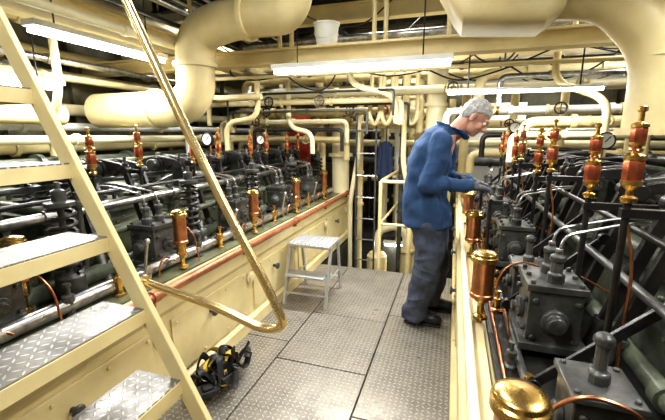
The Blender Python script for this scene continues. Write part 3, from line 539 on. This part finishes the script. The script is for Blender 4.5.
# ------------------------------------------------------------ man
SKIN=mat('skin',(.60,.32,.225),.5,0,.15,10); HAIR=mat('grey_hair',(.50,.49,.47),.8,0,.5,50,(.24,.235,.23),.5,140)
JACK=mat('blue_work_jacket',(.040,.085,.18),.85,0,.3,4,(.026,.056,.125),.04,90,spec=.25)
TROU=mat('dark_grey_trousers',(.074,.086,.125),.85,0,.35,5,(.046,.054,.08),.05,90,spec=.25)
GLOV=mat('grey_work_glove',(.10,.10,.11),.8,0,.3,30); SHOE=mat('black_leather',(.012,.012,.013),.35,0,.2,20)
PO=(-.14,2.82,0)
def ring(cx,cy,cz,a,b,tilt=0,n=24):
    out=[]
    for j in range(n):
        t=2*math.pi*j/n; c,s=math.cos(t),math.sin(t)
        c=math.copysign(abs(c)**.85,c); s=math.copysign(abs(s)**.85,s)
        out.append(V((cx+a*c,cy+b*s,cz-a*c*tilt)))
    return out
yr,yl=2.62,3.0
SHR,SHL=V((-.08,yr+.02,1.38)),V((-.06,yl,1.38))
ELR,ELL=V((-.16,yr-.05,1.09)),V((-.05,yl+.06,1.10))
WRR,WRL=V((.118,yr-.0,1.088)),V((.122,yl-.14,1.088))
HC=V((.125,2.81,1.535)); HR=Matrix.Rotation(.70,3,'Y')@Matrix.Rotation(-.12,3,'Z')
hp=lambda x,y,z: HC+HR@V((x,y,z))
def hand(mb,w,sgn,rs,ex):
    c=w+V((.055,0,-.012))
    mb.sph(c,(.05,.036+ex,.017+ex),12)
    mb.cap(w-V((.02,0,0)),w+V((.03,0,-.005)),.024+ex,.024+ex)
    for i,(dy,L) in enumerate([(-.029,.85),(-.010,1.0),(.010,.95),(.028,.75)]):
        y=c.y+dy*sgn*(1+ex*20)
        p0=V((w.x+.085,y,w.z-.012)); p1=V((w.x+.085+.036*L,y,w.z-.022)); p2=p1+V((.010,0,-.026*L)); p3=p2+V((-.014,0,-.016*L))
        mb.cap(p0,p1,rs*1.05,rs,8).cap(p1,p2,rs,rs*.92,8).cap(p2,p3,rs*.92,rs*.85,8)
    t0=w+V((.03,sgn*.03,-.012)); t1=w+V((.062,sgn*.05,-.03)); t2=w+V((.088,sgn*.04,-.045))
    mb.cap(t0,t1,rs*1.3,rs*1.1,8).cap(t1,t2,rs*1.1,rs*.95,8)
HIP=[(-.15,2.72),(-.13,2.9)]
KN=[V((-.13,2.70,.48)),V((-.08,2.93,.48))]; AN=[V((-.215,2.70,.10)),V((-.12,2.97,.10))]
mb=MB()
mb.sph(hp(-.012,0,.03),(.092,.074,.092),20,HR).sph(hp(.03,0,-.035),(.062,.056,.078),16,HR).sph(hp(.058,0,-.088),(.028,.03,.022),10,HR)
mb.cap(hp(.085,0,.012),hp(.112,0,-.028),.009,.014,10).sph(hp(.1,-.012,-.032),.009,8).sph(hp(.1,.012,-.032),.009,8)
mb.cap(hp(.078,-.04,.026),hp(.088,-.012,.022),.011,.011,8).cap(hp(.078,.04,.026),hp(.088,.012,.022),.011,.011,8)
mb.cap(hp(.083,-.018,-.056),hp(.083,.018,-.056),.008,.008,8).cap(hp(.08,-.016,-.067),hp(.08,.016,-.067),.008,.008,8)
mb.sph(hp(.06,-.04,-.03),(.025,.02,.025),10,HR).sph(hp(.06,.04,-.03),(.025,.02,.025),10,HR)
for s in(-1,1): mb.sph(hp(-.008,s*.076,-.008),(.019,.009,.032),10,HR).sph(hp(-.002,s*.078,-.03),(.011,.008,.012),8,HR)
mb.cap(V((-.04,2.81,1.40)),hp(-.035,0,-.03),.062,.056,14)
mb.rings([ring(-.16,2.81,.82,.11,.16),ring(-.17,2.81,1.05,.10,.145),ring(-.14,2.81,1.2,.11,.16),ring(-.1,2.81,1.33,.10,.17),ring(-.05,2.81,1.42,.07,.1)])
for S,E,W in((SHR,ELR,WRR),(SHL,ELL,WRL)): mb.cap(S,E,.052,.04).cap(E,W,.04,.027)
hand(mb,WRR,1,.0075,0); hand(mb,WRL,-1,.0075,0)
for i in(0,1): mb.cap(V((*HIP[i],.85)),KN[i],.085,.055).cap(KN[i],AN[i],.055,.038).cap(AN[i],AN[i]+V((.12,0,-.06)),.038,.03)
man=put(remesh(mb,'person',SKIN,.0055,3,PO),'person',None,PO,label='man in blue jacket leaning over engine with gloved hands',cat='person'); ORG[man.name]=PO
def mp(me,name,label=None): 
    o=put(me,name,man,(0,0,0)); 
    if label:o['label']=label
    return o
mb=MB().rings([ring(-.165,2.81,.765,.180,.220),ring(-.172,2.81,.79,.182,.222),ring(-.182,2.81,.95,.168,.21),ring(-.188,2.81,1.08,.155,.20,.1),ring(-.17,2.81,1.2,.155,.208,.15),ring(-.142,2.81,1.32,.14,.21,.25),ring(-.10,2.81,1.415,.11,.165,.35),ring(-.055,2.81,1.46,.08,.09,.4)])
for S,E,W in((SHR,ELR,WRR),(SHL,ELL,WRL)):
    mb.cap(S,E,.079,.066).cap(E,W+(E-W).normalized()*.02,.063,.046)
    mb.lathe([(.046,-.02),(.051,-.015),(.051,.02),(.047,.022)],W+(E-W).normalized()*.04,(W-E),14)
    for t in(.55,.8): mb.torus(S.lerp(E,t),.072-.012*t,.010,(E-S)+V((.12,0,.05)),16,6)
    for t in(.2,.5): mb.torus(E.lerp(W,t),.060-.008*t,.009,(W-E)+V((0,.06,.08)),16,6)
mb.cap(SHR+V((0,0,.01)),V((-.07,2.81,1.44)),.065,.065).cap(SHL+V((0,0,.01)),V((-.06,2.81,1.44)),.065,.065)
# open flat collar leaves
mb.tube([(.075,2.775,1.40),(.03,2.735,1.445),(-.05,2.735,1.482),(-.105,2.77,1.50),(-.115,2.81,1.502),(-.105,2.85,1.50),(-.05,2.885,1.482),(.03,2.885,1.445),(.075,2.845,1.40)],.028,.04,8,flat=.45)
mp(remesh(mb,'jacket',JACK,.007,3,PO,((.06,.2,'CLOUDS'),(.014,.08,'CLOUDS'))),'jacket','loose blue cotton work jacket')
mb=MB()
mb.rings([ring(-.15,2.81,.72,.13,.17),ring(-.155,2.81,.84,.135,.175),ring(-.16,2.81,.93,.12,.16)])
for i in(0,1):
    mb.cap(V((*HIP[i],.80)),KN[i],.122,.104).cap(KN[i],AN[i],.102,.088).cyl(AN[i]+V((0,0,.05)),AN[i]+V((.01,0,-.05)),.09,.096)
    for t in(.1,.25,.7,.85): mb.torus(KN[i].lerp(AN[i],t),.096-.012*t,.012,(.25*(1 if t<.5 else -1),.1,1),18,6)
    mb.torus(V((*HIP[i],.80)).lerp(KN[i],.8),.102,.012,(-.35,.1,1),18,6)
mp(remesh(mb,'trousers',TROU,.007,4,PO,((.05,.15,'CLOUDS'),(.02,.07,'CLOUDS'))),'trousers','baggy dark blue grey work trousers')
for i in(0,1):
    a=AN[i]; mb=MB().sph((a.x+.14,a.y,.045),(.07,.05,.045)).sph((a.x+.0,a.y,.05),(.075,.042,.05)).sph((a.x+.07,a.y,.055),(.09,.044,.05)).cyl((a.x,a.y,.05),(a.x,a.y,.13),.045)
    s=mp(remesh(mb,'shoe',SHOE,.007,3,PO),'shoe','black leather work shoe')
    put(MB().box((a.x+.065,a.y,.009),(.27,.088,.018)).mesh('sole',RUBBER,PO),'sole',s,(0,0,0),.008)
for w,s in((WRR,1),(WRL,-1)):
    mb=MB(); hand(mb,w,s,.0112,.006); mb.cyl(w-V((.06,0,0)),w+V((.01,0,0)),.042,.034)
    mp(remesh(mb,'glove',GLOV,.004,2,PO),'glove','bulky grey knitted work glove')
mb=MB()
mb.sph(hp(-.018,0,.036),(.100,.082,.097),28,HR)
mb.sph(hp(-.055,0,.004),(.056,.073,.072),20,HR)
me=remesh(mb,'hair',HAIR,.0045,3,PO,((.012,.03,'CLOUDS'),)); bm=bmesh.new(); bm.from_mesh(me)
inv=HR.inverted(); rm=[]
for v in bm.verts:
    q=inv@(v.co+V(PO)-HC)
    if q.x>.03: hl=.05+max(0,(q.x-.06))*.4
    elif q.x>-.01: hl=.012+(q.x+.01)*.95
    elif q.x>-.04: hl=-.04+(q.x+.04)*1.7
    else: hl=-.06
    hl+=.006*math.sin(q.y*220)+.004*math.sin(q.x*300)
    if q.z<hl: rm.append(v)
bmesh.ops.delete(bm,geom=rm,context='VERTS'); bm.to_mesh(me); bm.free(); me.shade_smooth()
h=mp(me,'hair','short tousled grey hair'); sm=h.modifiers.new('s','SOLIDIFY'); sm.thickness=.006; sm.offset=-1
EYE=mat('eye_white',(.8,.8,.78),.2,0,0); 
for s in(-1,1):
    e=mp(MB().sph(hp(.078,s*.03,.006),.0125,12).mesh('eye',EYE,PO),'eye'); put(MB().sph(hp(.0875,s*.03,.003),.0048,8).mesh('pupil',BLACK,PO),'pupil',e)
    mp(MB().cap(hp(.09,s*.018,.031),hp(.078,s*.048,.03),.0045,.003,8).mesh('eyebrow',HAIR,PO),'eyebrow')
# ------------------------------------------------------------ world, camera
w=bpy.data.worlds.new('w'); sc.world=w; w.use_nodes=True; w.node_tree.nodes['Background'].inputs[0].default_value=(1,1,.98,1); w.node_tree.nodes['Background'].inputs[1].default_value=.05
cam=bpy.data.cameras.new('camera'); cam.lens=20; cam.sensor_width=36; cam.clip_start=.02
co=bpy.data.objects.new('camera',cam); COL.objects.link(co); co.location=(0,0,1.42); co.rotation_euler=(math.radians(90-11.49),0,math.radians(18.02)); sc.camera=co
sc.view_settings.view_transform='Standard'; sc.view_settings.look='Medium High Contrast'; sc.view_settings.exposure=.15
